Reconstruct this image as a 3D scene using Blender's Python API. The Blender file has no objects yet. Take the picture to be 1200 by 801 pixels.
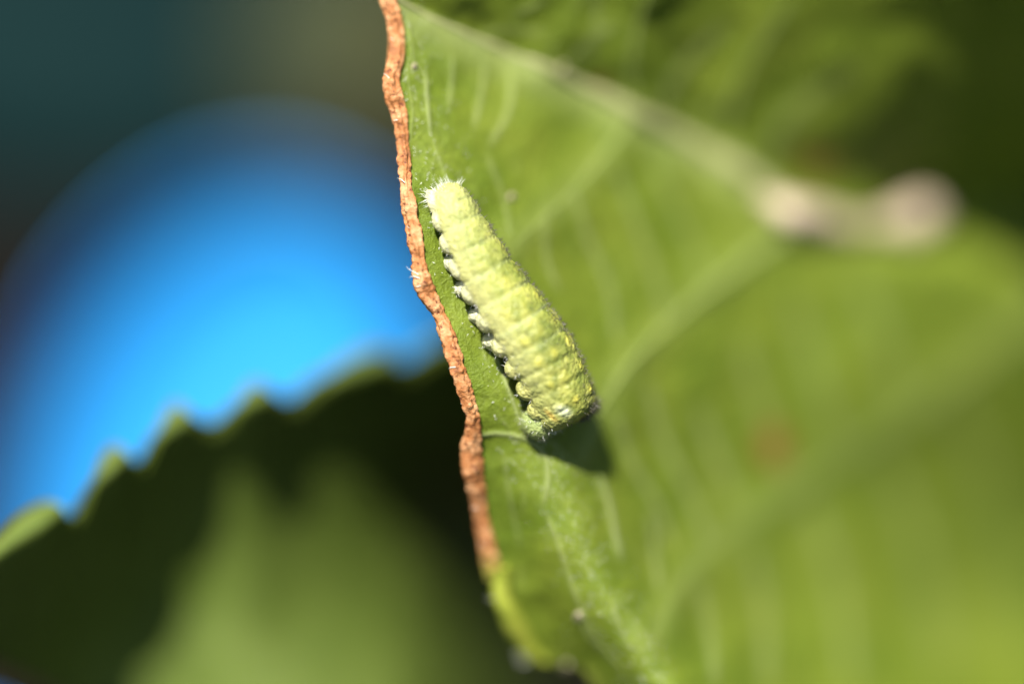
import bpy, math, random
import numpy as np
from mathutils import Matrix, Vector

random.seed(7)
rng = np.random.default_rng(7)
R = math.radians
scene = bpy.context.scene
col = scene.collection

# ------------------------------------------------------------------ camera, sky, sun, exposure
# scale: 1 unit = 1 cm.  Focus plane 15 cm in front of the lens, frame 3.6 cm wide there.
D, KPX, PITCH = 15.0, 0.003, R(35)
CENTRE = Vector((0, 0, 4.24))                      # the leaf is about 4 cm above the soil
ROT = Matrix.Rotation(R(90) - PITCH, 3, 'X')
CAM = CENTRE - ROT @ Vector((0, 0, -D))
cam_data = bpy.data.cameras.new('camera')
cam = bpy.data.objects.new('camera', cam_data); col.objects.link(cam)
cam.location = CAM; cam.rotation_euler = ROT.to_euler()
cam_data.sensor_width = 36; cam_data.lens = 36 * D / 3.6
cam_data.clip_start = 0.1; cam_data.clip_end = 5000
cam_data.dof.use_dof = True
cam_data.dof.focus_distance = D - 0.07
APERTURE = 2.6                                     # aperture diameter in cm
cam_data.dof.aperture_fstop = (cam_data.lens / 1000.0) / APERTURE
cam_data.dof.aperture_blades = 0
scene.camera = cam

SUN_CAM = Vector((-0.17, 0.61, 0.77)).normalized()  # direction towards the sun, camera axes
SUN = (ROT @ SUN_CAM).normalized()
ld = bpy.data.lights.new('sun', 'SUN'); ld.energy = 4.6; ld.angle = R(0.5); ld.color = (1.0, 0.955, 0.88)
sun = bpy.data.objects.new('sun', ld); col.objects.link(sun)
sun.rotation_euler = SUN.to_track_quat('Z', 'Y').to_euler()
world = bpy.data.worlds.new('World'); scene.world = world; world.use_nodes = True
wn = world.node_tree
bg = wn.nodes['Background']; bg.inputs['Strength'].default_value = 0.05
sky = wn.nodes.new('ShaderNodeTexSky'); sky.sky_type = 'NISHITA'; sky.sun_disc = False
sky.sun_elevation = math.asin(SUN.z); sky.sun_rotation = math.atan2(SUN.x, SUN.y)
wn.links.new(sky.outputs[0], bg.inputs['Color'])
vs = scene.view_settings
vs.view_transform = 'Standard'; vs.look = 'None'; vs.gamma = 1; vs.use_curve_mapping = False
vs.exposure = 1.35
scene.cycles.use_denoising = True

# ------------------------------------------------------------------ helpers
ROTN = np.array(ROT); CAMN = np.array(CAM)

def P(px, py, d):
    """photo pixel + depth behind the focus plane -> world point (arrays ok)"""
    px, py, d = np.broadcast_arrays(np.asarray(px, float), np.asarray(py, float), np.asarray(d, float))
    s = (D + d) / D
    c = np.stack([(px - 600) * KPX * s, (400.5 - py) * KPX * s, -(D + d)], -1)
    return c @ ROTN.T + CAMN

def sp(x, w):                                   # soft ramp
    return w * np.logaddexp(0, np.asarray(x, float) / w)

def smooth(a, b, x):
    t = np.clip((np.asarray(x, float) - a) / (b - a), 0, 1)
    return t * t * (3 - 2 * t)

_G = rng.random((64, 64, 64))
def vnoise(p, scale, seed=0):
    q = np.asarray(p, float) * scale + seed * 17.31
    i = np.floor(q).astype(int); f = q - i; f = f * f * (3 - 2 * f)
    out = 0
    for dx in (0, 1):
        for dy in (0, 1):
            for dz in (0, 1):
                w = (f[..., 0] if dx else 1 - f[..., 0]) * (f[..., 1] if dy else 1 - f[..., 1]) * (f[..., 2] if dz else 1 - f[..., 2])
                out = out + w * _G[(i[..., 0] + dx) % 64, (i[..., 1] + dy) % 64, (i[..., 2] + dz) % 64]
    return out * 2 - 1

def fbm(p, scale, seed=0, n=4):
    return sum(vnoise(p, scale * 2 ** k, seed + k) * 0.5 ** k for k in range(n))

def spline(pts, n):
    """Catmull-Rom through the points, n samples, any dimension"""
    p = np.asarray(pts, float)
    p = np.vstack([2 * p[0] - p[1], p, 2 * p[-1] - p[-2]])
    m = len(p) - 3
    u = np.linspace(0, m - 1e-9, n); i = u.astype(int); t = (u - i)[:, None]
    a, b, c, e = p[i], p[i + 1], p[i + 2], p[i + 3]
    return 0.5 * (2 * b + (c - a) * t + (2 * a - 5 * b + 4 * c - e) * t ** 2 + (3 * b - a - 3 * c + e) * t ** 3)

def make_mesh(name, verts, faces, mats, parent=None, smoothed=True, attrs=None, matidx=None):
    verts = np.asarray(verts, float)
    if parent is not None:
        verts = verts - np.array(parent_loc(parent))
    me = bpy.data.meshes.new(name)
    me.from_pydata(verts.tolist(), [], [tuple(map(int, f)) for f in faces])
    for m in (mats if isinstance(mats, (list, tuple)) else [mats]):
        me.materials.append(m)
    if smoothed:
        me.polygons.foreach_set('use_smooth', [True] * len(me.polygons))
    if matidx is not None:
        me.polygons.foreach_set('material_index', list(matidx))
    for an, av in (attrs or {}).items():
        av = np.asarray(av, float)
        if av.shape[1] == 3:
            av = np.hstack([av, np.ones((len(av), 1))])
        a = me.attributes.new(an, 'FLOAT_COLOR', 'POINT'); a.data.foreach_set('color', av.ravel())
    me.update()
    o = bpy.data.objects.new(name, me); col.objects.link(o)
    if parent is not None:
        o.parent = parent
    return o

def parent_loc(o):
    v = Vector(o.location)
    while o.parent:
        o = o.parent; v = v + o.location
    return v

def tag(o, label=None, cat=None, group=None, kind=None):
    for k, v in (('label', label), ('category', cat), ('group', group), ('kind', kind)):
        if v: o[k] = v
    return o

def empty(name, loc, label, cat, group=None):
    o = bpy.data.objects.new(name, None); col.objects.link(o)
    o.location = [float(v) for v in loc]; o.empty_display_size = 0.2
    return tag(o, label, cat, group)

def grid_faces(nu, nv, close_v=False):
    i = np.arange(nu - 1)[:, None]; j = np.arange(nv if close_v else nv - 1)[None, :]
    j2 = (j + 1) % nv
    return np.stack([i * nv + j, (i + 1) * nv + j, (i + 1) * nv + j2, i * nv + j2], -1).reshape(-1, 4)

def tube(pts, radii, nv=12, cap=True, flat=None):
    """swept tube along world points; returns verts, faces.  flat=(direction, factor) squashes it."""
    p = np.asarray(pts, float); r = np.broadcast_to(np.asarray(radii, float), (len(p),))
    t = np.gradient(p, axis=0); t /= np.linalg.norm(t, axis=1, keepdims=True)
    ref = ROTN[:, 2] if flat is None else np.asarray(flat[0], float)
    b = np.cross(t, ref); b /= np.linalg.norm(b, axis=1, keepdims=True)
    c = np.cross(b, t)
    th = np.linspace(0, 2 * np.pi, nv, endpoint=False)
    fl = 1 if flat is None else flat[1]
    v = p[:, None, :] + r[:, None, None] * (np.cos(th)[None, :, None] * b[:, None, :] + fl * np.sin(th)[None, :, None] * c[:, None, :])
    v = v.reshape(-1, 3); f = [tuple(q) for q in grid_faces(len(p), nv, True)]
    if cap:
        n = len(p)
        f.append(tuple(range(nv))[::-1]); f.append(tuple(range((n - 1) * nv, n * nv)))
    return v, f

class NT:
    """small material builder"""
    def __init__(self, name):
        self.m = bpy.data.materials.new(name); self.m.use_nodes = True
        self.t = self.m.node_tree; self.b = self.t.nodes['Principled BSDF']; self.out = self.t.nodes['Material Output']
    def n(self, kind, **kw):
        x = self.t.nodes.new(kind)
        for k, v in kw.items():
            if k in x.inputs.keys(): x.inputs[k].default_value = v
            else: setattr(x, k, v)
        return x
    def l(self, a, b): self.t.links.new(a, b)
    def coord(self):
        return self.n('ShaderNodeTexCoord').outputs['Object']
    def noise(self, co, scale, detail=4, rough=0.6):
        x = self.n('ShaderNodeTexNoise', Scale=scale, Detail=detail, Roughness=rough); self.l(co, x.inputs['Vector']); return x.outputs['Fac']
    def ramp(self, fac, stops):
        x = self.n('ShaderNodeValToRGB'); e = x.color_ramp.elements
        while len(e) < len(stops): e.new(0.5)
        for k, (p, c) in enumerate(stops):
            e[k].position = p; e[k].color = (*c, 1) if len(c) == 3 else c
        self.l(fac, x.inputs['Fac']); return x.outputs['Color']
    def mix(self, fac, a, b, mode='MIX'):
        x = self.n('ShaderNodeMix', data_type='RGBA', blend_type=mode)
        for s, v in ((x.inputs[0], fac), (x.inputs[6], a), (x.inputs[7], b)):
            if hasattr(v, 'is_output'): self.l(v, s)
            elif isinstance(v, (int, float)): s.default_value = v
            else: s.default_value = (*v, 1)
        return x.outputs[2]
    def math(self, op, a, b=0.0):
        x = self.n('ShaderNodeMath', operation=op)
        for s, v in ((x.inputs[0], a), (x.inputs[1], b)):
            if hasattr(v, 'is_output'): self.l(v, s)
            else: s.default_value = v
        return x.outputs[0]
    def bump(self, h, strength, dist):
        x = self.n('ShaderNodeBump', Strength=strength, Distance=dist); self.l(h, x.inputs['Height'])
        self.l(x.outputs['Normal'], self.b.inputs['Normal']); return x.outputs['Normal']
    def set(self, **kw):
        for k, v in kw.items():
            self.b.inputs[k.replace('_', ' ')].default_value = v
        return self

# ------------------------------------------------------------------ materials
def leaf_material(name, g1, g2, transl, spec=0.45):
    m = NT(name); co = m.coord()
    c = m.ramp(m.noise(co, 3.2, 6, 0.65), [(0.3, g1), (0.7, g2)])
    fine = m.noise(co, 38, 5, 0.7)
    c = m.mix(0.5, c, m.ramp(fine, [(0.3, (0.28, 0.28, 0.28)), (0.72, (0.74, 0.74, 0.70))]), 'OVERLAY')
    at = m.n('ShaderNodeAttribute', attribute_name='marks'); sep = m.n('ShaderNodeSeparateColor'); m.l(at.outputs['Color'], sep.inputs[0])
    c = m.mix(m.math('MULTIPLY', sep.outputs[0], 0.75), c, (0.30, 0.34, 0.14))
    c = m.mix(sep.outputs[1], c, (0.19, 0.075, 0.020))
    c = m.mix(sep.outputs[2], c, (0.30, 0.34, 0.05))
    m.l(c, m.b.inputs['Base Color'])
    vor = m.n('ShaderNodeTexVoronoi', feature='DISTANCE_TO_EDGE', Scale=17.0)
    wob = m.n('ShaderNodeVectorMath', operation='ADD'); nz = m.n('ShaderNodeTexNoise', Scale=9.0, Detail=3.0); m.l(co, nz.inputs['Vector'])
    sc = m.n('ShaderNodeVectorMath', operation='SCALE'); m.l(nz.outputs['Color'], sc.inputs[0]); sc.inputs['Scale'].default_value = 0.09
    m.l(co, wob.inputs[0]); m.l(sc.outputs[0], wob.inputs[1]); m.l(wob.outputs[0], vor.inputs['Vector'])
    cell = m.math('MINIMUM', m.math('MULTIPLY', vor.outputs['Distance'], 5.0), 0.5)
    cell2 = m.noise(co, 130, 3, 0.7)
    h = m.math('ADD', m.math('MULTIPLY', cell, -0.75), m.math('ADD', m.math('MULTIPLY', fine, 0.9), m.math('MULTIPLY', cell2, 1.3)))
    nrm = m.bump(h, 0.55, 0.009)
    m.set(Roughness=0.42); m.b.inputs['Specular IOR Level'].default_value = spec
    r = m.ramp(cell2, [(0.35, (0.30,) * 3), (0.65, (0.62,) * 3)]); m.l(r, m.b.inputs['Roughness'])
    tr = m.n('ShaderNodeBsdfTranslucent'); m.l(m.mix(1.0, c, (1.0, 1.0, 0.45), 'MULTIPLY'), tr.inputs['Color']); m.l(nrm, tr.inputs['Normal'])
    mx = m.n('ShaderNodeMixShader'); mx.inputs[0].default_value = transl
    m.l(m.b.outputs[0], mx.inputs[1]); m.l(tr.outputs[0], mx.inputs[2]); m.l(mx.outputs[0], m.out.inputs['Surface'])
    return m.m

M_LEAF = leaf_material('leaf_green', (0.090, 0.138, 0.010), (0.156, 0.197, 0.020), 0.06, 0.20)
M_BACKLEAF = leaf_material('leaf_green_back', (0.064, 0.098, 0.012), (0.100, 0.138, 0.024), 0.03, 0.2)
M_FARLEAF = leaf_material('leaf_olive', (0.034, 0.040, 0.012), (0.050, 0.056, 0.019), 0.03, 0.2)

def vein_material(name, c1, c2, rough=0.5, bumpd=0.01, scale=14):
    m = NT(name); co = m.coord()
    n = m.noise(co, scale, 5, 0.65)
    m.l(m.ramp(n, [(0.3, c1), (0.7, c2)]), m.b.inputs['Base Color'])
    m.bump(m.noise(co, scale * 4, 3), 0.5, bumpd); m.set(Roughness=rough)
    return m.m

M_VEIN = vein_material('vein_pale', (0.165, 0.215, 0.040), (0.195, 0.240, 0.055))
M_MIDRIB = vein_material('midrib_pale', (0.24, 0.25, 0.10), (0.30, 0.29, 0.14))
def petiole_material():
    m = NT('petiole_pink'); co = m.coord(); n = m.noise(co, 6, 5, 0.7)
    c = m.ramp(n, [(0.3, (0.34, 0.26, 0.17)), (0.7, (0.47, 0.37, 0.27))])
    at = m.n('ShaderNodeAttribute', attribute_name='fade')
    m.l(m.mix(m.math('MULTIPLY', at.outputs['Fac'], 0.8), c, (0.22, 0.21, 0.09)), m.b.inputs['Base Color'])
    m.bump(m.noise(co, 25, 4), 0.6, 0.02); m.set(Roughness=0.5)
    return m.m
M_PETIOLE = petiole_material()
M_MARGIN = vein_material('margin_yellow_green', (0.20, 0.24, 0.02), (0.32, 0.34, 0.04), scale=9)
M_STEM = vein_material('stem_green', (0.08, 0.11, 0.03), (0.12, 0.15, 0.04), scale=4)
M_SCAR = vein_material('scar_beige', (0.36, 0.30, 0.20), (0.46, 0.40, 0.28), scale=20)

def dried_material():
    m = NT('dried_brown'); co = m.coord()
    a = m.noise(co, 16, 6, 0.7)
    c = m.ramp(a, [(0.30, (0.11, 0.036, 0.010)), (0.46, (0.36, 0.140, 0.042)), (0.68, (0.56, 0.31, 0.145))])
    s = m.noise(co, 55, 3, 0.6)
    c = m.mix(m.ramp(s, [(0.34, (1, 1, 1)), (0.42, (0, 0, 0))]), c, (0.12, 0.03, 0.01))
    at = m.n('ShaderNodeAttribute', attribute_name='fade')
    c = m.mix(at.outputs['Fac'], c, (0.27, 0.27, 0.035))
    m.l(c, m.b.inputs['Base Color'])
    m.bump(m.math('ADD', m.math('MULTIPLY', a, 0.7), m.math('MULTIPLY', s, 0.6)), 0.9, 0.016)
    m.set(Roughness=0.62); m.b.inputs['Specular IOR Level'].default_value = 0.35
    return m.m
M_DRIED = dried_material()

def caterpillar_material():
    m = NT('caterpillar_skin'); co = m.coord()
    at = m.n('ShaderNodeAttribute', attribute_name='tint')
    n1 = m.noise(co, 42, 5, 0.7); n2 = m.noise(co, 95, 3, 0.6)
    c = m.mix(0.55, at.outputs['Color'], m.ramp(n1, [(0.3, (0.24, 0.29, 0.26)), (0.7, (0.68, 0.66, 0.62))]), 'OVERLAY')
    c = m.mix(m.math('MULTIPLY', m.ramp(n2, [(0.28, (1, 1, 1)), (0.42, (0, 0, 0))]), 0.35), c, (0.16, 0.20, 0.03))
    m.l(c, m.b.inputs['Base Color'])
    v = m.n('ShaderNodeTexVoronoi', Scale=75.0); m.l(co, v.inputs['Vector'])
    m.bump(m.math('SUBTRACT', m.math('MULTIPLY', n2, 0.8), m.math('MULTIPLY', v.outputs['Distance'], 1.0)), 0.6, 0.007)
    m.set(Roughness=0.48)
    m.b.inputs['Subsurface Weight'].default_value = 0.25
    m.b.inputs['Subsurface Radius'].default_value = (0.018, 0.018, 0.010)
    m.b.inputs['Subsurface Scale'].default_value = 1.0
    m.b.inputs['Specular IOR Level'].default_value = 0.4
    return m.m
M_CAT = caterpillar_material()

def plain(name, c1, c2, rough=0.5, scale=8, spec=0.5):
    m = NT(name); co = m.coord()
    m.l(m.ramp(m.noise(co, scale, 4), [(0.3, c1), (0.7, c2)]), m.b.inputs['Base Color'])
    m.set(Roughness=rough); m.b.inputs['Specular IOR Level'].default_value = spec
    return m.m
M_HAIR = plain('bristle_pale', (0.62, 0.62, 0.54), (0.80, 0.80, 0.74), 0.3)
M_HAIRD = plain('bristle_dark_backlit', (0.05, 0.045, 0.03), (0.12, 0.11, 0.07), 0.3)  # same hairs as the pale ones; their backlit shade is put into the colour
M_BLUE = plain('plastic_blue', (0.012, 0.228, 0.56), (0.016, 0.248, 0.60), 0.45, 2)
M_TEAL = plain('glazed_teal', (0.0035, 0.013, 0.0135), (0.006, 0.017, 0.0175), 0.8, 1, 0.02)

def soil_material():
    m = NT('soil'); co = m.coord()
    a = m.noise(co, 2.5, 8, 0.7)
    m.l(m.ramp(a, [(0.3, (0.006, 0.0035, 0.002)), (0.7, (0.018, 0.010, 0.006))]), m.b.inputs['Base Color'])
    m.bump(a, 1.0, 0.25); m.set(Roughness=0.95); m.b.inputs['Specular IOR Level'].default_value = 0.1
    return m.m
M_SOIL = soil_material()

# ------------------------------------------------------------------ ground
def ground():
    n = 121
    a = np.linspace(-1, 1, n); a = np.sign(a) * (np.abs(a) ** 4 * 900 + np.abs(a) * 16)
    x, y = np.meshgrid(a, a + 6, indexing='ij')
    p = np.stack([x, y, 0 * x], -1)
    z = -0.15 + 0.10 * fbm(p, 0.7, 3, 3) * (np.hypot(x, y) < 60)
    p[..., 2] = np.minimum(z, -0.01)
    o = make_mesh('ground', p.reshape(-1, 3), grid_faces(n, n), M_SOIL)
    tag(o, kind='structure')
ground()

# ------------------------------------------------------------------ front leaf
EDGE = np.array([(436, -190), (440, -120), (442, -50), (448, -8), (458, 12), (467, 40), (464, 68), (450, 92), (449, 104), (461, 126), (466, 158), (474, 205),
                 (478, 250), (487, 300), (489, 330), (499, 345), (515, 372), (524, 405), (537, 430), (548, 458), (556, 488), (548, 512), (541, 527),
                 (545, 552), (556, 590), (564, 630), (571, 668), (578, 695), (590, 722), (604, 748), (619, 769), (632, 776), (648, 777), (664, 778), (680, 782), (692, 797),
                 (704, 822), (724, 870), (760, 930), (820, 1010)], float)
LFT = np.array([(-130, 430), (-40, 438), (0, 444), (20, 451), (45, 455), (70, 453), (90, 445.5), (104, 445), (126, 457), (158, 463), (205, 467), (250, 473), (300, 482), (328, 482.5),
(345, 491), (372, 508), (405, 518), (430, 526), (458, 536), (488, 547), (512, 542), (527, 537), (552, 540), (590, 550), (630, 558), (676, 568)], float)
RGT = np.array([(-130, 452), (-40, 460), (0, 467), (30, 473), (60, 474.5), (95, 470), (130, 476), (160, 480), (205, 483), (250, 488), (300, 498), (330, 505), (345, 512), (372, 526), (405, 537), (450, 551),
(488, 562), (520, 565), (560, 567), (600, 574), (640, 583), (676, 592)], float)
for _i, (_x, _y) in enumerate(EDGE):                          # the blade ends inside the shrivelled rim
    if -130 < _y < 676: EDGE[_i, 0] = 0.5 * (np.interp(_y, LFT[:, 0], LFT[:, 1]) + np.interp(_y, RGT[:, 0], RGT[:, 1]))
NT_, NS_ = 430, 300
edge = spline(EDGE, NT_)

XF = np.array([(-200, 425), (-60, 452), (0, 466), (60, 478), (150, 498), (250, 528), (350, 570), (450, 615), (580, 645), (720, 700), (800, 755), (1000, 880)], float)
YM = np.array([(300, -90), (440, -15), (500, 18), (560, 45), (640, 80), (740, 128), (860, 195), (930, 240), (1060, 266), (1200, 285), (1700, 340)], float)
ED = np.array(sorted([(y, x) for x, y in EDGE if y < 750] + [(800, 632), (850, 664), (930, 720), (1010, 780)]))

def interp_s(x, tab):
    """smoothed table look-up"""
    x = np.asarray(x, float)
    return sum(np.interp(x + o, tab[:, 0], tab[:, 1]) for o in (-40, -20, 0, 20, 40)) / 5

VEINS3 = []          # fine cross veins: (polyline, width px, strength)
def v3(pts, w, s): VEINS3.append((np.array(pts, float), w, s))
v3([(499, 84), (501, 120), (505, 158)], 1.8, 1.0); v3([(478, 20), (484, 60), (487, 92)], 1.5, .4)
v3([(531, 60), (530, 90), (526, 130)], 2.2, .6); v3([(568, 66), (566, 100), (556, 150)], 2.5, .7); v3([(602, 80), (596, 130), (574, 170)], 3, .7)
v3([(575, 395), (590, 440), (604, 478), (612, 505)], 2.0, .9); v3([(545, 516), (575, 508), (610, 512), (638, 530), (642, 565), (636, 592)], 2.6, .8)
v3([(702, 555), (714, 590), (722, 630), (728, 655)], 3.0, 1.0); v3([(762, 600), (768, 650), (772, 692)], 3.5, .7); v3([(640, 600), (655, 640), (672, 690), (700, 750), (730, 785)], 2.2, .6)
v3([(715, 700), (722, 722), (730, 742)], 1.6, .7); v3([(676, 715), (690, 745), (712, 766)], 1.8, .6)
v3([(610, 505), (650, 520), (690, 560)], 2.5, .35); v3([(590, 530), (597, 580), (610, 640)], 2, .4)
v3([(640, 240), (640, 300), (655, 340)], 3, .6); v3([(670, 215), (690, 280), (715, 340), (722, 400)], 3.5, .6); v3([(720, 190), (745, 260), (770, 330), (782, 380)], 4, .5)
v3([(765, 190), (800, 260), (830, 330)], 4, .4); v3([(820, 480), (838, 530), (862, 590)], 5, .6); v3([(760, 450), (780, 520), (815, 590), (830, 640)], 4.5, .6)
v3([(722, 480), (740, 540), (770, 590), (790, 640)], 4, .55); v3([(870, 400), (890, 470), (925, 560)], 5, .5); v3([(930, 350), (955, 430), (985, 530)], 6, .4); v3([(1010, 330), (1040, 410), (1055, 480)], 6, .4)
v3([(880, 640), (895, 710), (900, 800)], 6, .5); v3([(950, 590), (980, 680), (1000, 800)], 6, .5); v3([(1040, 540), (1080, 640), (1110, 780)], 7, .45); v3([(1120, 470), (1170, 600), (1200, 760)], 7, .4)
v3([(820, 680), (832, 740), (838, 800)], 5, .5); v3([(570, 180), (590, 230), (600, 280)], 2.6, .4); v3([(506, 160), (520, 200), (527, 215)], 1.6, .4)
v3([(600, 20), (640, 0)], 3, .5); v3([(660, 85), (690, 50), (720, 30)], 4, .5); v3([(770, 140), (800, 80), (850, 30)], 5, .6); v3([(890, 200), (930, 130), (1000, 80)], 6, .5); v3([(560, 40), (600, 35), (640, 40)], 3, .4)
v3([(690, 70), (700, 20), (690, -30)], 3.5, .4); v3([(800, 160), (830, 130), (850, 125)], 4, .4)
v3([(482, 60), (478, 90), (484, 130), (480, 170)], 1.2, .4); v3([(505, 158), (512, 180), (500, 205)], 1.3, .3)
rs = random.Random(3)
for k in range(46):
    x = rs.uniform(480, 760); y = rs.uniform(10, 790)
    if x < np.interp(y, ED[:, 0], ED[:, 1]) + 10: continue
    L = rs.uniform(14, 36); a = rs.uniform(0.9, 1.9)
    v3([(x, y), (x + L * .5 * math.cos(a) + rs.uniform(-3, 3), y + L * .5 * math.sin(a)), (x + L * math.cos(a), y + L * math.sin(a))], rs.uniform(1.0, 1.8), rs.uniform(.15, .4))

LATERAL = [  # broad side veins: polyline, radius px start, end
    ([(742, 132), (712, 175), (668, 226), (622, 268), (602, 290)], 5.0, 0.6),
    ([(925, 262), (866, 310), (800, 362), (742, 420), (706, 474), (680, 540)], 8.5, 0.6),
    ([(1260, 330), (1160, 410), (1060, 486), (950, 560), (860, 620), (800, 680), (765, 750)], 3.6, 0.5),
    ([(640, 78), (652, 40), (684, -10)], 2.6, 1.8),
    ([(742, 126), (738, 70), (752, 10), (790, -60)], 4.0, 3.0),
    ([(862, 192), (850, 150), (872, 80), (930, -10)], 6.0, 4.0)]

def polydist(px, py, pl):
    best = np.full(px.shape, 1e9)
    for a, b in zip(pl[:-1], pl[1:]):
        ab = b - a; t = np.clip(((px - a[0]) * ab[0] + (py - a[1]) * ab[1]) / (ab @ ab), 0, 1)
        best = np.minimum(best, np.hypot(px - a[0] - t * ab[0], py - a[1] - t * ab[1]))
    return best

def d_smooth(px, py):
    px = np.asarray(px, float); py = np.asarray(py, float)
    xf = interp_s(py, XF)
    q = (px - xf) * KPX
    m = 0.70 + 0.75 * smooth(80, 760, py)                          # the blade turns steeper towards its tip
    d = 0.48 * q + 0.46 * sp(q - 0.02, 0.05) * m + (m - 0.7) * 0.48 * sp(q - 0.02, 0.05) + 0.02 * np.maximum(q, 0) ** 2
    xe = np.interp(py, ED[:, 0], ED[:, 1])
    fr = np.clip((px - xe) / np.maximum(xf - xe, 15), 0, 1.6)
    low = sp((py - 470) * KPX, 0.07)
    d = d + 0.64 * low * (1 - smooth(0.05, 1.4, fr))
    a = (sum(interp_s(px + o, YM) for o in (-130, -65, 0, 65, 130)) / 5 - py) * KPX
    aa = sp(a, 0.02)
    d = d - aa * (0.86 + 0.60 * np.clip((px - 800) * KPX, 0, 1.4) ** 2)         # beyond the midrib the blade folds over
    d = d + 0.055 * np.exp(np.minimum(a, 0) / 0.13)               # the midrib lies in a shallow valley
    d = d - 0.42 * sp((px - 860) * KPX, 0.15) * smooth(0.15, -0.15, a) * (1 - 0.55 * smooth(430, 800, py))   # and the far side bows towards the light
    return d

def d_front(px, py):
    px = np.asarray(px, float); py = np.asarray(py, float)
    d = d_smooth(px, py)
    p = np.stack([px * KPX, py * KPX, 0 * px], -1)
    up = (interp_s(px, YM) - py) * KPX
    d = d + 0.032 * fbm(p * np.array([1.0, 0.6, 1.0]), 4.5, 12, 2) * smooth(-0.02, 0.15, up) + 0.010 * fbm(p, 5.5, 14, 2)
    d = d + 0.030 * fbm(p, 2.2, 5, 3) + 0.006 * fbm(p, 11, 9, 2)
    for pl, r0, r1 in LATERAL:                                # hollow quilt along the side veins
        dd = polydist(px, py, spline(pl, 14))
        d = d - 0.020 * np.exp(-(dd / 26) ** 2)
    return d

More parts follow.
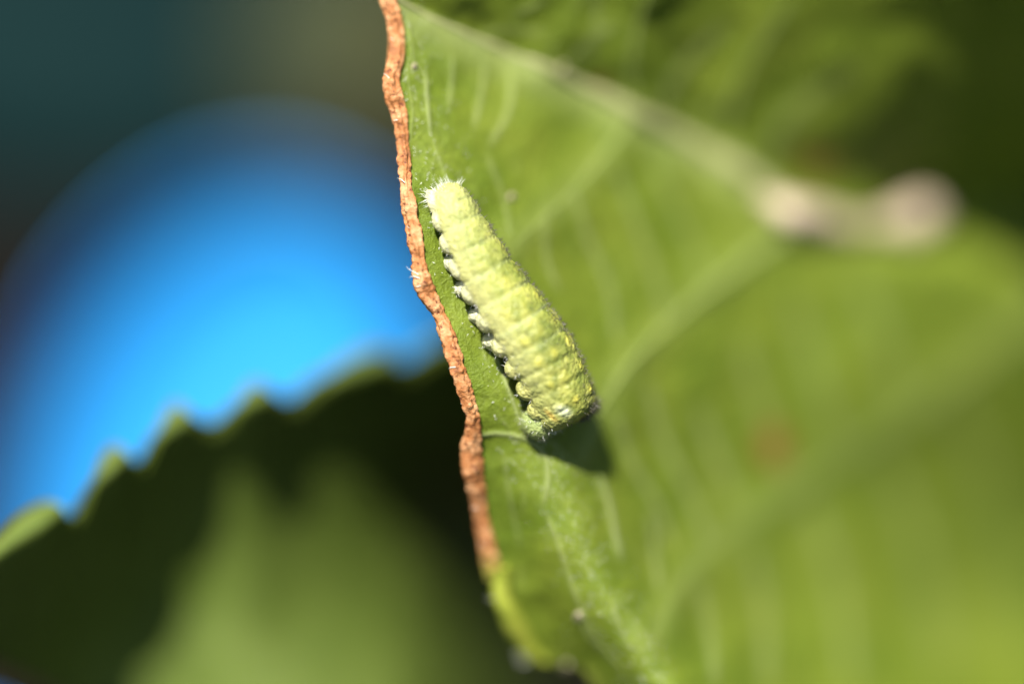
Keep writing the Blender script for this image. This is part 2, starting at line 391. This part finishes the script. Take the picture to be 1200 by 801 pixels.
def front_leaf():
    base = P(1010, 262, d_front(np.array(1010.), np.array(262.)) + 0.05)
    root = empty('leaf', base, 'large green leaf with a dried brown edge, the caterpillar on it', 'leaf')
    t = np.linspace(0, 1, NT_)[:, None]; s = np.linspace(0, 1, NS_)[None, :] ** 1.55
    ex, ey = edge[:, 0:1], edge[:, 1:2]
    x2 = 1330 + 130 * np.sin(np.pi * t); y2 = np.convolve(np.pad(np.maximum.accumulate(ey[:, 0]), 20, mode='edge'), np.ones(41) / 41, 'valid')[:, None]
    px = ex + (x2 - ex) * s; py = ey + (y2 - ey) * s
    d = d_front(px, py)
    ribs = np.zeros_like(px)
    for pl, w, st in VEINS3:
        pl = spline(pl, 10) if len(pl) > 2 else pl
        dd = polydist(px, py, pl)
        g = np.exp(-(dd / w) ** 2) * st
        end = np.minimum(np.hypot(px - pl[0, 0], py - pl[0, 1]), np.hypot(px - pl[-1, 0], py - pl[-1, 1]))
        ribs = np.maximum(ribs, g * (0.35 + 0.65 * smooth(0, 14, end)))
    d = d - 0.010 * ribs
    pale = 0.55 * np.exp(-(polydist(px, py, spline(YM[1:9], 40)) / 30) ** 2) * smooth(1000, 800, px) * (interp_s(px, YM) < py + 4)  # pale midrib tissue, with the bright light on its lower side painted in
    for pl, r0, r1 in LATERAL[:3]:
        pale = np.maximum(pale, 0.18 * np.exp(-(polydist(px, py, spline(pl, 14)) / 17) ** 2))
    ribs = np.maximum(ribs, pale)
    spot = np.exp(-(np.hypot((px - 907) / 17, (py - 522) / 26)) ** 4) * 0.9
    spot = np.maximum(spot, np.exp(-(np.hypot((px - 957) / 22, (py - 192) / 17)) ** 4) * 0.75)
    spot = np.maximum(spot, 0.5 * np.exp(-(np.hypot((px - 706) / 12, (py - 95) / 7)) ** 4))
    dist_e = (px - ex)
    yel = np.exp(-(dist_e / 14) ** 2) * smooth(660, 690, py) * 0.8
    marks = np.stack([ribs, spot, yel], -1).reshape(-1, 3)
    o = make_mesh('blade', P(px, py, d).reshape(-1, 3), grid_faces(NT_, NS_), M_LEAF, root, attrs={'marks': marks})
    md = o.modifiers.new('thickness', 'SOLIDIFY'); md.thickness = 0.016; md.offset = -1
    # normals towards the camera
    if (o.data.polygons[NS_ * 200].normal.dot(ROT @ Vector((0, 0, 1)))) < 0:
        o.data.flip_normals()
    # side veins
    for pl, r0, r1 in LATERAL:
        c = spline(pl, 60); dd = d_front(c[:, 0], c[:, 1])
        r = np.linspace(r0, r1, 60) * KPX
        v, f = tube(P(c[:, 0], c[:, 1], dd + r * 1.95), r * 1.8, 20)
        make_mesh('side_vein', v, f, M_VEIN, root)
    c = spline([(448, -12), (500, 18), (560, 45), (640, 80), (740, 129), (860, 196), (905, 232), (940, 246)], 140)
    r = np.interp(c[:, 0], [448, 500, 640, 740, 860, 940], [1.5, 2.2, 5, 9, 13, 15]) * KPX
    v, f = tube(P(c[:, 0], c[:, 1], d_front(c[:, 0], c[:, 1]) + r * 0.2), r, 16)
    v = v + 0.006 * np.stack([fbm(v, 9, 1, 2), fbm(v, 9, 2, 2), fbm(v, 9, 3, 2)], -1)
    make_mesh('midrib', v, f, M_MIDRIB, root)
    # leaf stalk: swollen joint, dip, swollen broken end
    c = spline([(884, 226), (915, 244), (945, 254), (985, 262), (1020, 268), (1055, 264), (1080, 252), (1092, 238)], 90)
    r = np.interp(np.linspace(0, 1, 90), [0, .06, .2, .35, .55, .75, .9, .97, 1], [4, 15, 22, 19, 14, 26, 28, 18, 5]) * KPX
    dep = d_front(c[:, 0], c[:, 1]) - np.interp(np.linspace(0, 1, 90), [0, .2, .55, .8, 1], [0, .03, -.01, .05, .03])
    v, f = tube(P(c[:, 0], c[:, 1], dep), r, 20)
    v = v + 0.012 * np.stack([fbm(v, 7, 1, 3), fbm(v, 7, 2, 3), fbm(v, 7, 3, 3)], -1)
    u9 = np.repeat(np.linspace(0, 1, 90), 20); fd = np.maximum(1 - smooth(0, .12, u9), np.exp(-((u9 - .52) / .12) ** 2))
    make_mesh('petiole', v, f, M_PETIOLE, root, attrs={'fade': np.stack([fd] * 3, -1)})
    a0 = P(1080, 255, float(d_front(np.array(1080.), np.array(255.))) + 0.0)
    pts = spline([a0, a0 + ROTN @ np.array([0.15, 0.0, -0.5]), np.array([a0[0] + .5, a0[1] + .9, 2.2]), np.array([a0[0] + .6, a0[1] + 1.0, -0.3])], 40)
    v, f = tube(pts, np.linspace(0.06, 0.11, 40), 14); make_mesh('stem', v, f, M_STEM, root)
    # dried, rolled brown margin
    n = 620; yy = np.linspace(-130, 676, n)
    sm = lambda tab: np.convolve(np.pad(np.interp(yy, tab[:, 0], tab[:, 1]), 4, mode='edge'), np.ones(9) / 9, 'valid')
    xl, xr = sm(LFT), sm(RGT)
    cc = np.stack([(xl + xr) / 2, yy], -1)
    tl = np.gradient(cc[:, 0], yy)
    r = (xr - xl) / 2 / np.sqrt(1 + tl ** 2) * KPX * 0.84
    dd = d_front(cc[:, 0] + 2, yy)
    v, f = tube(P(cc[:, 0], yy, dd - r * 0.1), r, 30, flat=(ROTN[:, 2], 0.62))
    nv = 30
    cen = np.repeat(P(cc[:, 0], yy, dd - r * 0.1), nv, 0); out = v - cen; ln = np.linalg.norm(out, axis=1, keepdims=True); out /= ln
    stretch = np.stack([cen[:, 0], cen[:, 1], cen[:, 2]], -1)
    bump = 0.007 * fbm(v, 13, 4, 4) + 0.006 * np.abs(fbm(v, 45, 6, 3))
    # lengthwise creases of the shrivelled tissue
    th = np.tile(np.arange(nv), n) / nv * 2 * np.pi; al = np.repeat(np.arange(n) * 0.03, nv)
    bump += 0.0035 * np.sin(th * 5 + 3 * vnoise(np.stack([al, 0 * al, 0 * al], -1), .7, 3))
    v = v + out * bump[:, None]
    fade = np.repeat(smooth(640, 674, yy + 9 * np.sin(yy * .9)), nv); make_mesh('dried_margin', v, f, M_DRIED, root, attrs={'fade': np.stack([fade] * 3, -1)})
    k = edge[(edge[:, 1] > 664) & (edge[:, 0] < 636) & (edge[:, 1] < 779)]
    cc = spline(k[::5], 110); r = np.interp(cc[:, 1], [664, 690, 740, 768, 779], [9, 11.5, 13, 9, 2]) * KPX
    dd = d_front(cc[:, 0] + 5, cc[:, 1])
    v, f = tube(P(cc[:, 0] + 9, cc[:, 1], dd - r * 0.2), r, 16)
    v = v + 0.008 * np.stack([fbm(v, 8, 1, 2), fbm(v, 8, 2, 2), fbm(v, 8, 3, 2)], -1)
    make_mesh('green_margin', v, f, M_MARGIN, root)
    # small warts / scars of the blade
    for x, y, rx in ((600, 231, 4.5), (660, 80, 4), (678, 722, 5.5), (664, 780, 4.5), (486, 78, 4)):
        th = np.linspace(0, 2 * np.pi, 14, endpoint=False)
        dc = float(d_front(np.array(float(x)), np.array(float(y))))
        vv = []; 
        for q, hgt in ((1.0, -0.004), (0.75, 0.008), (0.35, 0.013)):
            xs = x + rx * q * np.cos(th) * (1 + .2 * np.sin(3 * th)); ys = y + rx * 1.2 * q * np.sin(th)
            vv.append(P(xs, ys, d_front(xs, ys) - hgt))
        v = np.vstack(vv); f = [tuple(g) for g in grid_faces(3, 14, True)] + [tuple(range(28, 42))]
        make_mesh('scar', v, f, M_SCAR, root)
    # fine pale down: glinting hairs on the blade and along the margin
    vs_, fs_ = [], []
    def hair(p, dirv, ln, w):
        b = np.cross(dirv, rng.normal(size=3)); b /= np.linalg.norm(b); c2 = np.cross(dirv, b)
        i = len(vs_)
        for a in (0, 2.094, 4.189): vs_.append(p + w * (math.cos(a) * b + math.sin(a) * c2))
        bend = b * ln * 0.15
        for a in (0, 2.094, 4.189): vs_.append(p + dirv * ln * .55 + bend + .6 * w * (math.cos(a) * b + math.sin(a) * c2))
        vs_.append(p + dirv * ln - bend * .2)
        for a in range(3):
            b2 = (a + 1) % 3
            fs_.append((i + a, i + b2, i + 3 + b2, i + 3 + a)); fs_.append((i + 3 + a, i + 3 + b2, i + 6))
    cnt = 0
    while cnt < 700:
        y = rng.uniform(5, 800); xf = float(interp_s(y, XF)); x = xf + rng.normal() * 22 + (14 if y > 560 else -4)
        if x < np.interp(y, ED[:, 0], ED[:, 1]) + 12: continue
        p0 = P(x, y, float(d_front(np.array(x), np.array(y))) - 0.001)
        dv = ROTN @ np.array([rng.normal() * .6, rng.normal() * .6 + .3, .55]); dv /= np.linalg.norm(dv)
        hair(p0, dv, rng.uniform(.006, .016), .0012); cnt += 1
    for y, ln in ((48, .02), (92, .03), (140, .02), (214, .035), (268, .02), (322, .06), (326, .045), (334, .03), (430, .03), (477, .035), (560, .02), (596, .03), (640, .03), (655, .025), (700, .03), (770, .05), (776, .04)):
        x = float(np.interp(y, ED[:, 0], ED[:, 1])) - 1.5
        p0 = P(x, y, float(d_front(np.array(x + 6.), np.array(float(y)))) - .02)
        dv = ROTN @ np.array([-1, rng.uniform(-.3, .9), .2]); dv /= np.linalg.norm(dv)
        hair(p0, dv, ln, .0022)
    h = make_mesh('leaf_down', np.array(vs_), fs_, M_HAIR, root); h['kind'] = 'stuff'
front_leaf()

# ------------------------------------------------------------------ toothed leaf behind
RIM = np.array([(-190, 745), (-120, 705), (-60, 672), (-12, 640), (20, 606), (52, 588), (72, 592), (86, 606), (100, 585), (118, 538), (133, 521), (148, 528), (164, 541), (180, 512), (196, 480), (209, 471),
                (228, 486), (250, 497), (272, 478), (290, 452), (304, 447), (322, 458), (342, 468), (362, 452), (392, 428), (420, 412), (442, 407), (458, 414), (474, 424), (500, 408), (530, 392), (570, 385), (640, 360)], float)
def back_leaf():
    root = empty('toothed_leaf', P(560, 800, 3.0), 'blurred dark green leaf with a toothed upper edge, lower left behind the brown-edged leaf', 'leaf')
    nt, ns = 260, 150
    rim = spline(RIM, nt)
    smx = rim[:, 0]
    ker = np.ones(61) / 61
    pad = np.pad(rim[:, 1], 30, mode='edge'); ysm = np.convolve(pad, ker, 'valid')
    t = np.linspace(0, 1, nt)
    xb = np.interp(t, [0, .2, .5, 1], [-60, 60, 260, 690]); yb = np.interp(t, [0, .2, .4, 1], [752, 815, 1010, 1080])
    s = np.linspace(0, 1, ns)[None, :] ** 1.3
    px = rim[:, 0:1] + (xb[:, None] - rim[:, 0:1]) * s; py = rim[:, 1:2] + (yb[:, None] - rim[:, 1:2]) * s
    yrim = np.interp(px, smx, ysm)
    v = (py - yrim) * KPX
    dr = np.interp(px, [-190, 0, 300, 440, 640], [0.12, 0.22, 0.55, 0.85, 1.2])
    w = (s * np.hypot(xb - rim[:, 0], yb - rim[:, 1])[:, None]) * KPX  # distance from the toothed rim itself
    f = 0.03 * np.exp(-(w / 0.03) ** 2) + 1.3 * sp(-v, 0.015)                          # the very rim rolls back
    v0 = 0.05 + np.clip(280 - px, 0, 500) * KPX * 0.60
    vv = np.maximum(v - v0, 0)
    f = f + 1.44 * sp(v, 0.02) - np.where(vv < 1.1, 0.95 * vv ** 2, 0.95 * 1.21 + 2.09 * (vv - 1.1))
    f = f + 4.0 * sp((px - 505) * KPX, 0.10) * smooth(0.2, .6, v)
    p = np.stack([px * KPX, py * KPX, 0 * px], -1)
    d = dr + f + 0.03 * fbm(p, 2.5, 4, 2)
    yel = np.exp(-(w / 0.035) ** 2) * 0.12
    marks = np.stack([0 * px, 0 * px, yel], -1).reshape(-1, 3)
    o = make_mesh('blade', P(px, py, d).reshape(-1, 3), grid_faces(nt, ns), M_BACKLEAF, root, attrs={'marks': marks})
    if o.data.polygons[ns * 150 + 100].normal.dot(ROT @ Vector((0, 0, 1))) < 0:
        o.data.flip_normals()
    md = o.modifiers.new('thickness', 'SOLIDIFY'); md.thickness = 0.02; md.offset = -1
    a0 = P(px[-1, ns // 2], py[-1, ns // 2], d[-1, ns // 2])
    pts = spline([a0, a0 + np.array([0.2, 0.3, -0.5]), np.array([a0[0] + .4, a0[1] + .8, -0.3])], 30)
    vv, ff = tube(pts, np.linspace(.05, .09, 30), 12); make_mesh('stem', vv, ff, M_STEM, root)
back_leaf()

# ------------------------------------------------------------------ blue bowl lying on its side
def blue_bowl():
    cd = 4.8
    cx, cy = 268, 552
    c = P(cx, cy, cd); k = KPX * (D + cd) / D
    ax, ay, tilt = 228 * k, 335 * k, R(15)
    X, Y, Z = ROTN[:, 0], ROTN[:, 1], ROTN[:, 2]
    e1 = math.cos(tilt) * X - math.sin(tilt) * Y; e2 = math.sin(tilt) * X + math.cos(tilt) * Y
    prof = [(1.0, 0.05), (1.03, 0.02), (1.04, -0.02), (1.0, -0.03)]
    inner = [(math.cos(a), -math.sin(a) * 0.42) for a in np.linspace(0.0, math.pi / 2 * .98, 26)]
    outer = [(1.03 * math.cos(a), -math.sin(a) * 0.46 - 0.02) for a in np.linspace(math.pi / 2 * .98, 0.02, 20)]
    ring = inner[::-1] + [(1.0, 0.03), (1.035, 0.03)] + outer[::-1]
    th = np.linspace(0, 2 * np.pi, 72, endpoint=False)
    v = np.vstack([c + r * (np.cos(th)[:, None] * e1 * ax + np.sin(th)[:, None] * e2 * ay) + h * ax * Z for r, h in ring])
    f = [tuple(q) for q in grid_faces(len(ring), 72, True)] + [tuple(range(72)), tuple(range((len(ring) - 1) * 72, len(ring) * 72))[::-1]]
    low = v[:, 2].min()
    o = empty('plastic_bowl', (c[0], c[1], 0), 'bright blue rounded plastic bowl out of focus behind the toothed leaf', 'bowl')
    b = make_mesh('bowl_shell', v, f, M_BLUE, o)
    return low
print('bowl low z', blue_bowl())

# ------------------------------------------------------------------ far blurred pot and leaf
def pot():
    base = P(110, 215, 10.0); base[2] = -0.12
    # move to the soil along the view ray
    ray = P(110, 215, 1.0) - CAMN; ray /= np.linalg.norm(ray)
    g = CAMN + ray * ((-0.12 - CAMN[2]) / ray[2])
    o = empty('plant_pot', g, 'dark teal blurred pot standing behind the blue bowl, upper left', 'pot')
    prof = [(0.0, 0.03), (1.88, 0.03), (1.90, 0), (2.05, 0), (2.02, 0.5), (1.86, 0.52), (1.34, 3.4), (1.26, 3.5), (0.0, 3.5)]
    th = np.linspace(0, 2 * np.pi, 48, endpoint=False)
    c = g + np.array([0, 1.5, 0])
    v = np.vstack([c + np.stack([r * np.cos(th), r * np.sin(th), 0 * th + z], -1) for r, z in [(max(r, .01), z) for r, z in prof]])
    f = [tuple(q) for q in grid_faces(len(prof), 48, True)]
    make_mesh('pot_wall', v, f, M_TEAL, o)
pot()

def far_leaf():
    c = P(405, 40, 6.5)
    o = empty('far_leaf', c, 'olive leaf far out of focus at the top beside the brown leaf edge', 'leaf')
    n1, n2 = 30, 24
    u = np.linspace(-1, 1, n1)[:, None]; w = np.linspace(-1, 1, n2)[None, :]
    half = 0.42 * np.sqrt(np.clip(1 - u ** 2, 0, 1)) + 0.01
    X, Y, Z = ROTN[:, 0], ROTN[:, 1], ROTN[:, 2]
    v = c + (u * 0.62)[..., None] * (0.25 * X + 0.97 * Y) + (w * half)[..., None] * (0.97 * X - 0.25 * Y) + (0.12 * w ** 2 - 0.15 * u ** 2)[..., None] * Z
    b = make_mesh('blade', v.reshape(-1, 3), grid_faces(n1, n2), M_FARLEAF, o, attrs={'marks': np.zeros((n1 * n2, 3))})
    md = b.modifiers.new('thickness', 'SOLIDIFY'); md.thickness = 0.02
    a0 = c + 0.6 * (0.25 * X + 0.97 * Y) - .15 * Z
    vv, ff = tube(spline([a0, a0 + np.array([.3, .5, .1]), np.array([a0[0] + .6, a0[1] + 1.2, -.3])], 20), np.linspace(.03, .05, 20), 10)
    make_mesh('stem', vv, ff, M_STEM, o)
far_leaf()

# ------------------------------------------------------------------ caterpillar
def caterpillar():
    # leaf normal under the animal, camera axes
    gx = np.mean([float(d_smooth(x + 20, y) - d_smooth(x - 20, y)) / (40 * KPX) for x, y in ((530, 260), (575, 340), (620, 420))])
    A = np.array([0.44, -0.898, 0.0]); A /= np.linalg.norm(A)
    N = np.array([0.63, 0.31, 0.71]); N = N - (N @ A) * A; N /= np.linalg.norm(N)
    Wl = np.cross(A, N); Wl /= np.linalg.norm(Wl)
    if Wl[2] < 0: Wl = -Wl
    ctr = np.array([(519, 216), (524, 226), (531, 240), (541, 262), (555, 290), (571, 318), (590, 346), (610, 376), (628, 403), (643, 428), (655, 453), (665, 477), (671, 497)], float)
    rad = np.array([14, 21, 25.5, 28, 31.5, 35, 38.5, 41, 42, 42, 41, 40, 37], float) * KPX
    n = 220
    c = spline(ctr, n); r = spline(rad[:, None], n)[:, 0]
    tau = np.linspace(0, 1, n)
    cap = np.sqrt(np.clip(1 - np.clip((0.075 - tau) / 0.075, 0, 1) ** 2, 0.0, 1)) * np.sqrt(np.clip(1 - np.clip((tau - 0.93) / 0.07, 0, 1) ** 4, 0.0, 1))
    # depth of the centre line: resting on the leaf
    h = rad * 0.74 + 0.022
    hs = np.interp(tau, np.linspace(0, 1, len(ctr)), h)
    contact = c - (N[None, :2] * np.array([1, -1])) * (hs / KPX)[:, None]
    dcon = d_smooth(contact[:, 0], contact[:, 1])
    dc = np.polyval(np.polyfit(tau, dcon - N[2] * hs, 2), tau)
    print('cat depth', dc[0], dc[n // 2], dc[-1], 'leaf slope', gx)
    cen = P(c[:, 0], c[:, 1], dc)
    a3, n3, w3 = ROTN @ A, ROTN @ N, ROTN @ Wl
    root = empty('caterpillar', P(590, 360, float(dcon[n // 2])), 'plump yellow-green caterpillar with pale bristles resting on the leaf near its brown edge', 'caterpillar')
    NSEG = 12
    seg = tau * NSEG
    th = np.linspace(0, 2 * np.pi, 120, endpoint=False)       # 0 = dorsal, + = near flank
    fr = np.abs(seg - np.round(seg))
    groove = np.exp(-(fr / 0.10) ** 2)
    wr = np.exp(-(np.abs((seg * 2) - np.round(seg * 2)) / 0.2) ** 2) * smooth(.5, .8, tau)
    rr = (r * cap)[:, None] * (1 - 0.058 * groove[:, None] * (1 - .45 * smooth(.5, .7, tau))[:, None] * (0.6 + 0.4 * np.cos(th)[None, :] ** 2) - 0.010 * wr[:, None])
    up = np.cos(th); up = np.where(up < 0, up * 0.72, up * 0.84)
    # ridge between back and flank
    ridge = 1 + 0.05 * np.exp(-((np.abs(((th + np.pi) % (2 * np.pi)) - np.pi) - 1.95) / 0.25) ** 2)
    v = cen[:, None, :] + (rr * ridge[None, :])[..., None] * (np.sin(th)[None, :, None] * w3 + up[None, :, None] * n3)
    V = [v.reshape(-1, 3)]; F = [grid_faces(n, 120, True)]
    F = [tuple(q) for q in F[0]] + [tuple(range(120))[::-1], tuple(range((n - 1) * 120, n * 120))]
    def at(t): 
        i = int(round(t * (n - 1))); return cen[i], r[i]
    ells = []
    def ell(p, ra, rn, rw, kind, tilt=0.0):
        ells.append((p, ra, rn, rw, kind))
        u = np.linspace(0, np.pi, 13)[1:-1]; q = np.linspace(0, 2 * np.pi, 20, endpoint=False)
        off = sum(len(x) for x in V)
        nd = n3 * math.cos(tilt) - w3 * math.sin(tilt); wd = w3 * math.cos(tilt) + n3 * math.sin(tilt)
        pts = [p + nd * rn] + [p + nd * rn * math.cos(a) + math.sin(a) * (a3 * ra * math.cos(b) + wd * rw * math.sin(b)) for a in u for b in q] + [p - nd * rn]
        V.append(np.array(pts))
        for b in range(20):
            F.append((off, off + 1 + b, off + 1 + (b + 1) % 20))
            for a in range(len(u) - 1):
                F.append((off + 1 + a * 20 + b, off + 1 + (a + 1) * 20 + b, off + 1 + (a + 1) * 20 + (b + 1) % 20, off + 1 + a * 20 + (b + 1) % 20))
            F.append((off + 1 + (len(u) - 1) * 20 + b, off + len(pts) - 1, off + 1 + (len(u) - 1) * 20 + (b + 1) % 20))
    for k in range(1, NSEG):                                   # pale folds along both flanks
        t = (k + 0.5) / NSEG
        if t > .93: continue
        p, q = at(t)
        for sgn in (1, -1):
            ell(p + sgn * w3 * q * 0.72 - n3 * q * 0.42, 0.043, q * .34, q * .33, 'fold', sgn * 0.5)
    for t in (0.345, 0.43, 0.515, 0.60):                        # four pairs of prolegs
        p, q = at(t)
        for sgn in (1, -1):
            ell(p + sgn * w3 * q * 0.54 - n3 * q * 0.76, 0.027, q * .38, q * .27, 'proleg', sgn * 0.25)
            ell(p + sgn * w3 * q * 0.56 - n3 * q * 0.96, 0.029, q * .15, q * .24, 'proleg', sgn * 0.25)
    p, q = at(0.10)
    for sgn in (1, -1): ell(p + sgn * w3 * q * .45 - n3 * q * .72, 0.05, q * .42, q * .32, 'fold')
    for t in (0.72, 0.80, 0.87):                                # true legs
        p, q = at(t)
        for sgn in (1, -1):
            ell(p + sgn * w3 * q * 0.52 - n3 * q * 0.74, 0.016, q * .30, q * .14, 'leg', sgn * 0.3)
    p, q = at(0.945)                                           # head tucked under the collar
    hp = p - n3 * 0.082 + w3 * 0.040 - a3 * 0.020
    ell(hp + w3 * .034, 0.066, 0.062, 0.062, 'head'); ell(hp - w3 * .034, 0.066, 0.062, 0.062, 'head')
    ell(hp - n3 * .050 + a3 * .020, 0.034, 0.030, 0.045, 'head')
    me = bpy.data.meshes.new('tmp'); me.from_pydata(np.vstack(V).tolist(), [], F); me.update()
    tmp = bpy.data.objects.new('tmp', me); col.objects.link(tmp)
    md = tmp.modifiers.new('r', 'REMESH'); md.mode = 'VOXEL'; md.voxel_size = 0.0038; md.use_smooth_shade = True
    sm = tmp.modifiers.new('s', 'SMOOTH'); sm.iterations = 3; sm.factor = 0.5
    bpy.context.view_layer.update()
    ev = tmp.evaluated_get(bpy.context.evaluated_depsgraph_get())
    bm = bpy.data.meshes.new_from_object(ev)
    bpy.data.objects.remove(tmp); bpy.data.meshes.remove(me)
    m = len(bm.vertices)
    co = np.empty(m * 3); bm.vertices.foreach_get('co', co); co = co.reshape(-1, 3)
    no = np.empty(m * 3); bm.vertex_normals.foreach_get('vector', no); no = no.reshape(-1, 3)
    print('caterpillar verts', m)
    idx = np.empty(m, int)
    for i in range(0, m, 4000):
        idx[i:i + 4000] = np.argmin(((co[i:i + 4000, None, :] - cen[None, ::2, :]) ** 2).sum(-1), 1) * 2
    T = tau[idx]; rel = co - cen[idx]
    pn = rel @ n3; pw = rel @ w3; phi = np.arctan2(pw, pn); q = r[idx]
    kindm = {}
    for kd in ('fold', 'proleg', 'leg', 'head', 'collar'):
        g = np.zeros(m)
        for (p, ra, rn, rw, k2) in ells:
            if k2 != kd: continue
            rl = co - p
            e = ((rl @ a3) / ra) ** 2 + ((rl @ n3) / rn) ** 2 + ((rl @ w3) / rw) ** 2
            g = np.maximum(g, 1 - smooth(0.9, 1.9, e))
        kindm[kd] = g
    # granular skin
    disp = 0.0028 * fbm(co, 9, 31, 2) + 0.0016 * fbm(co, 28, 2, 3) + 0.0018 * np.clip(fbm(co, 62, 5, 2), -.2, 1)
    sg = T * NSEG; f2 = np.abs(sg - np.floor(sg) - 0.5)
    tub = np.zeros(m)
    for a0, wdt in ((0.42, .13), (-0.42, .13), (1.0, .12), (-1.0, .12)):
        tub = np.maximum(tub, np.exp(-(f2 / .17) ** 2 - ((phi - a0) / wdt) ** 2))
    co2 = co + no * (disp * (1 - .75 * kindm['head']) + 0.003 * tub)[:, None]
    bm.vertices.foreach_set('co', co2.ravel())
    # skin colours
    base = np.array([0.250, 0.272, 0.052]); tail = np.array([0.40, 0.405, 0.155]); cream = np.array([0.47, 0.46, 0.18]); white = np.array([0.56, 0.55, 0.37])
    def blend(c0, c1, f): return c0 + (np.asarray(c1) - c0) * f[:, None]
    C = np.tile(base, (m, 1))
    C = blend(C, (0.355, 0.358, 0.080), smooth(-.15, .45, fbm(co, 27, 8, 3)))
    C = blend(C, (0.11, 0.15, 0.025), smooth(.0, .5, fbm(co, 24, 21, 3)) * .55 * smooth(.1, .5, T))
    C = C * (1 - .12 * smooth(.45, .8, T))[:, None]
    C = blend(C, tail, (1 - smooth(.05, .45, T)) * .75)
    flank = smooth(0.75, 1.5, np.abs(phi)) * (1 - .6 * smooth(.55, .9, T))
    C = blend(C, cream, flank * .85)
    C = blend(C, (0.58, 0.52, 0.08), tub * smooth(.25, .6, T) * np.clip(.45 + .6 * fbm(co, 11, 41, 2), 0, .75))
    gl = np.exp(-(np.abs(sg - np.round(sg)) / .06) ** 2) * (1 - smooth(.6, .75, T)) * smooth(.12, .2, T)
    C = blend(C, (0.33, 0.37, 0.17), gl * .45)
    C = blend(C, white, np.maximum(kindm['proleg'], kindm['fold'] * .5 * (1 - smooth(.5, .8, T))))
    C = blend(C, (0.44, 0.42, 0.14), kindm['fold'] * .6 * smooth(.5, .8, T))
    C = blend(C, (0.34, 0.31, 0.06), kindm['collar'] * .5)
    C = blend(C, (0.27, 0.32, 0.11), kindm['head'] * (1 - kindm['collar']))
    C = blend(C, (0.05, 0.04, 0.02), kindm['leg'] * .8)
    # whitish plate and ochre lip on the collar front
    scr = (co - CAMN) @ ROTN; X = 600 + scr[:, 0] / -scr[:, 2] * D / KPX; Y = 400.5 - scr[:, 1] / -scr[:, 2] * D / KPX
    def spot_at(x, y, rx, ry, ang):                           # a mark on the skin around one surface point
        ca, sa = math.cos(ang), math.sin(ang); u = (X - x) * ca + (Y - y) * sa; w = -(X - x) * sa + (Y - y) * ca
        return np.exp(-((u / rx) ** 2 + (w / ry) ** 2) ** 1.5) * (no @ ROTN[:, 2] > 0)
    plate = spot_at(660, 481, 10, 6, .5)
    lip = np.maximum(spot_at(686, 492, 13, 4, -.45), .6 * spot_at(646, 487, 10, 3, .75))
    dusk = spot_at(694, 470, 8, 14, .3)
    C = blend(C, (0.50, 0.53, 0.34), np.clip(plate, 0, 1) * .95)
    C = blend(C, (0.60, 0.33, 0.05), np.clip(lip, 0, 1) * .8)
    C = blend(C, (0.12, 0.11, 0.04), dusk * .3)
    at_ = bm.attributes.new('tint', 'FLOAT_COLOR', 'POINT')
    at_.data.foreach_set('color', np.hstack([np.clip(C, 0, 1), np.ones((m, 1))]).ravel())
    bm.vertices.foreach_set('co', (co2 - np.array(root.location)).ravel())
    bm.materials.clear(); bm.materials.append(M_CAT)
    bm.polygons.foreach_set('use_smooth', [True] * len(bm.polygons))
    bm.name = 'body'; bm.update()
    body = bpy.data.objects.new('body', bm); col.objects.link(body); body.parent = root

    # bristles
    def bristles(name, pick, lens, mat, wid, lean):
        vs_, fs_ = [], []
        for i, ln in zip(pick, lens):
            dv = no[i] + rng.normal(size=3) * lean; dv /= np.linalg.norm(dv)
            b = np.cross(dv, rng.normal(size=3)); b /= np.linalg.norm(b); c2 = np.cross(dv, b)
            p = co2[i] - dv * .003; k = len(vs_)
            bend = b * ln * rng.uniform(-.15, .15)
            for z, w in ((0, 1), (.5, .75)):
                for a in (0, 1.571, 3.142, 4.712):
                    vs_.append(p + dv * ln * z + bend * z + wid * w * (math.cos(a) * b + math.sin(a) * c2))
            vs_.append(p + dv * ln)
            for a in range(4):
                b2 = (a + 1) % 4
                fs_.append((k + a, k + b2, k + 4 + b2, k + 4 + a)); fs_.append((k + 4 + a, k + 4 + b2, k + 8))
        o = make_mesh(name, np.array(vs_), fs_, mat, root); o['kind'] = 'stuff'
    def choose(w, k):
        return rng.choice(m, size=k, replace=False, p=w / w.sum())
    wt = (1 - smooth(.04, .11, T)) * (0.3 + (np.abs(phi) > .5))
    i1 = choose(wt + 1e-9, 125); l1 = rng.uniform(.014, .042, 125)
    lowside = smooth(1.35, 1.9, phi) * (phi < 2.7) * smooth(.05, .1, T)
    i2 = choose(lowside + 1e-9, 200); l2 = rng.uniform(.010, .024, 200)
    i3 = choose(kindm['head'] * (pn < 0) + kindm['collar'] * .1 + 1e-9, 26); l3 = rng.uniform(.012, .028, 26)
    bristles('pale_bristle', np.concatenate([i1, i2, i3]), np.concatenate([l1, l2, l3]), M_HAIR, .00075, .35)
    wd = (np.cos(phi) > .2) * smooth(.08, .16, T) * (0.15 + smooth(-.2, -.9, phi) * 1.0)
    i4 = choose(wd + 1e-9, 620); l4 = rng.uniform(.010, .028, 620)
    i5 = choose((T > .93) * (phi < -.2) * (np.abs(phi) < 1.6) + 1e-9, 110); l5 = rng.uniform(.018, .042, 110)
    i6 = choose(kindm['head'] + lowside * smooth(.4, .6, T) * .5 + 1e-9, 110); l6 = rng.uniform(.012, .026, 110)
    bristles('dark_backlit_bristle', np.concatenate([i4, i5, i6]), np.concatenate([l4, l5, l6]), M_HAIRD, .0012, .35)
caterpillar()
